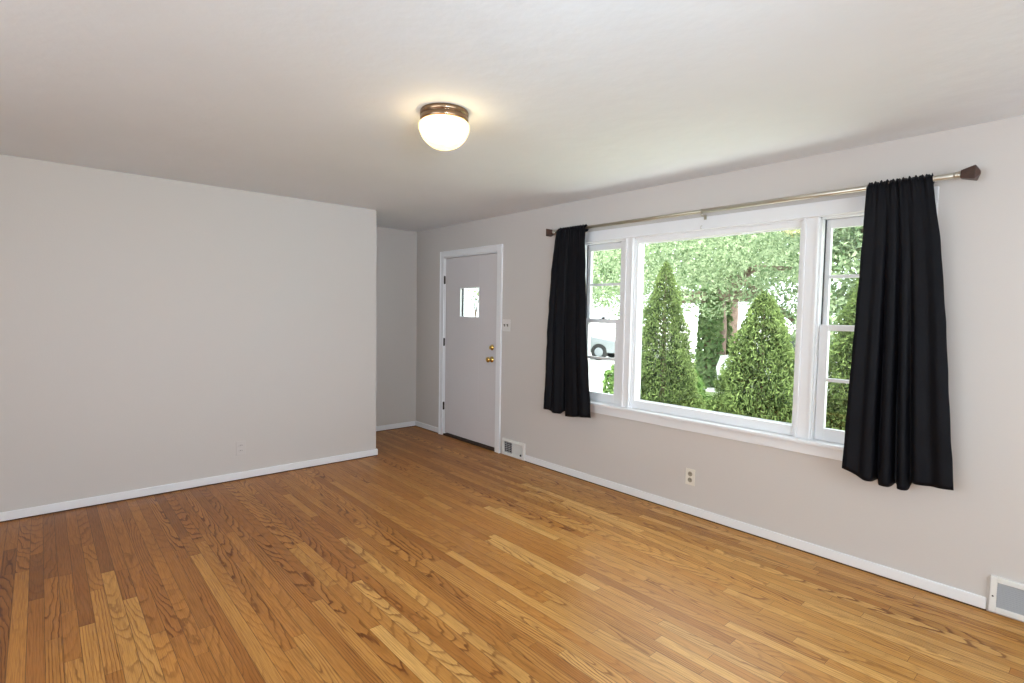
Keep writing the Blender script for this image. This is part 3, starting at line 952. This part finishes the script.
tree(-1.50, 10.0, 'large leafy tree with an ivy covered trunk behind the picture window',
     [(1.35, 8.0, 1.25, 0.65), (1.75, 8.2, 1.0, 0.6), (-2.6, 8.0, 1.25, 0.6), (-2.3, 7.9, 0.9, 0.4), (1.2, 8.3, 2.4, 1.2), (0.8, 8.0, 1.8, 0.7), (-3.3, 8.4, 2.5, 1.2), (-3.0, 8.0, 1.8, 0.75), (-1.7, 8.0, 1.9, 0.8), (-2.6, 8.6, 3.0, 1.25), (-1.2, 8.4, 2.7, 1.2), (0.2, 8.6, 2.8, 1.3), (-3.4, 10.0, 3.6, 1.7), (-1.2, 10.6, 4.2, 2.0), (0.9, 9.8, 3.6, 1.7), (-0.6, 8.0, 1.9, 0.75), (-2.2, 8.4, 4.6, 1.6), (-0.2, 8.6, 4.8, 1.6)],
     0.27, 2.6, 29000, 31, 0.050, True)
tree(-8.9, 12.6, 'leafy tree seen through the left narrow window above the street',
     [(-7.2, 11.6, 2.7, 1.5), (-6.0, 12.0, 3.3, 1.6), (-8.6, 12.4, 3.2, 1.7), (-7.2, 12.2, 4.6, 2.0)], 0.20, 2.6, 16000, 32, 0.070)
tree(2.9, 7.6, 'pale green leafy tree behind the arborvitae of the right narrow window',
     [(2.5, 7.5, 2.2, 1.0), (3.2, 7.8, 2.9, 1.2), (2.3, 7.8, 3.3, 1.1), (2.4, 7.1, 1.3, 0.8), (3.2, 7.2, 1.6, 0.9), (2.6, 7.6, 4.2, 1.2)], 0.12, 2.0, 20000, 33, 0.055)
tree(-5.0, 4.7, 'slender young tree with sparse leaves seen through the small door window',
     [(-5.0, 4.7, 2.5, 0.5), (-4.8, 4.7, 1.75, 0.3), (-5.1, 4.6, 3.0, 0.6), (-4.7, 4.8, 2.1, 0.3), (-5.15, 4.7, 1.9, 0.25)], 0.018, 1.9, 420, 35, 0.045, branches=10)
tree(-4.6, 17.0, 'distant leafy tree beyond the street',
     [(-4.6, 16.6, 3.6, 2.0), (-6.2, 17.4, 4.2, 2.1), (-3.0, 17.2, 4.4, 2.2), (-4.6, 17.4, 6.0, 2.4)], 0.25, 3.2, 7000, 34, 0.16)

def shrub(x, y, rx, h, n, seed, label, lf=0.06):
    root = empty('shrub', (x, y, GZ), label, 'shrub', group='low shrubs on the lawn')
    r = np.random.default_rng(seed)
    d = r.normal(size=(n, 3))
    d[:, 2] = np.abs(d[:, 2])
    d /= np.linalg.norm(d, axis=1, keepdims=True)
    q = r.uniform(0.4, 1.0, n) ** 0.4
    lump = 1 + 0.15 * np.sin(d[:, 0] * 7 + seed) * np.sin(d[:, 1] * 6)
    pos = np.stack([x + d[:, 0] * q * rx * lump, y + d[:, 1] * q * rx * lump, GZ + 0.02 + d[:, 2] * q * h * lump], 1)
    leaf_mesh('foliage', pos, d + r.normal(0, 0.6, (n, 3)), lf, M['shrub_leaf'], root, seed, 0.5)
    mb = MB()
    for i in range(5):
        a = i * 1.26 + seed
        mb.tube([(x, y, GZ), (x + math.cos(a) * rx * 0.3, y + math.sin(a) * rx * 0.3, GZ + h * 0.45), (x + math.cos(a) * rx * 0.6, y + math.sin(a) * rx * 0.6, GZ + h * 0.75)], [0.018, 0.012, 0.005], 6)
    mb.build('stems', M['bark'], root, True)
    return root
shrub(-2.05, 6.5, 0.26, 0.62, 900, 41, 'small round shrub at the foot of the left narrow window', 0.045)
shrub(0.15, 5.6, 0.52, 0.72, 2600, 42, 'bright green low shrub left of the ivy trunk')
shrub(1.30, 4.75, 0.50, 0.50, 1600, 43, 'bright green low shrub beside the broad arborvitae')
shrub(-0.8, 7.0, 0.62, 0.95, 3000, 44, 'leafy shrub standing under the ivy covered trunk')

def car(x, y, rot, m, label):
    root = empty('car', (x, y, GZ - 0.01), label, 'car', group='cars parked on the street')
    z = GZ - 0.01
    def prof(pts, w0, w1):
        """side outline lofted across the width with rounded shoulders"""
        rings = []
        for yy, k in ((-w0, 0.94), (-w1, 1.0), (w1, 1.0), (w0, 0.94)):
            cz = sum(p[1] for p in pts) / len(pts)
            rings.append([(x + p[0] * (0.985 if k < 1 else 1.0), y + yy, z + cz + (p[1] - cz) * k) for p in pts])
        return MB().loft(rings)
    body = [(-2.2, 0.30), (2.2, 0.30), (2.25, 0.55), (2.15, 0.78), (1.1, 0.92), (-1.55, 0.96), (-2.15, 0.90), (-2.25, 0.6)]
    cab = [(-1.6, 0.93), (1.05, 0.90), (0.35, 1.38), (-0.2, 1.45), (-0.9, 1.42)]
    parts = [prof(body, 0.88, 0.82).build('body', m, root)]
    parts.append(prof([(px * 0.985, pz) for px, pz in cab], 0.74, 0.70).build('glasshouse', M['car_glass'], root))
    rf = [(0.36, 1.375), (-0.2, 1.44), (-0.92, 1.41), (-0.90, 1.46), (-0.2, 1.49), (0.36, 1.42)]
    parts.append(prof(rf, 0.70, 0.66).build('roof', m, root))
    for wx in (-1.35, 1.4):
        for wy in (-0.80, 0.80):
            s = -1 if wy < 0 else 1
            wl = MB().lathe([(0, 0), (0.19, 0.0), (0.21, 0.02), (0.31, 0.02), (0.33, 0.0), (0.33, -0.18), (0, -0.18)], (x + wx, y + wy + s * 0.1, z + 0.33), (0, s, 0), 24)
            wo = wl.build('wheel', M['rubber'], root, False)
            MB().lathe([(0, 0.012), (0.05, 0.012), (0.17, 0.004), (0.19, -0.004), (0, -0.004)], (x + wx, y + wy + s * 0.1, z + 0.33), (0, s, 0), 20).build('hub_cap', m, wo)
    root.rotation_euler.z = rot
    return root
car(-9.8, 13.7, math.radians(20), M['car_silver'], 'silver car parked beyond the street, seen through the left narrow window')
car(1.25, 10.05, math.radians(6), M['car_white'], 'white car with dark windows standing beside the ivy covered tree, half behind the broad arborvitae')
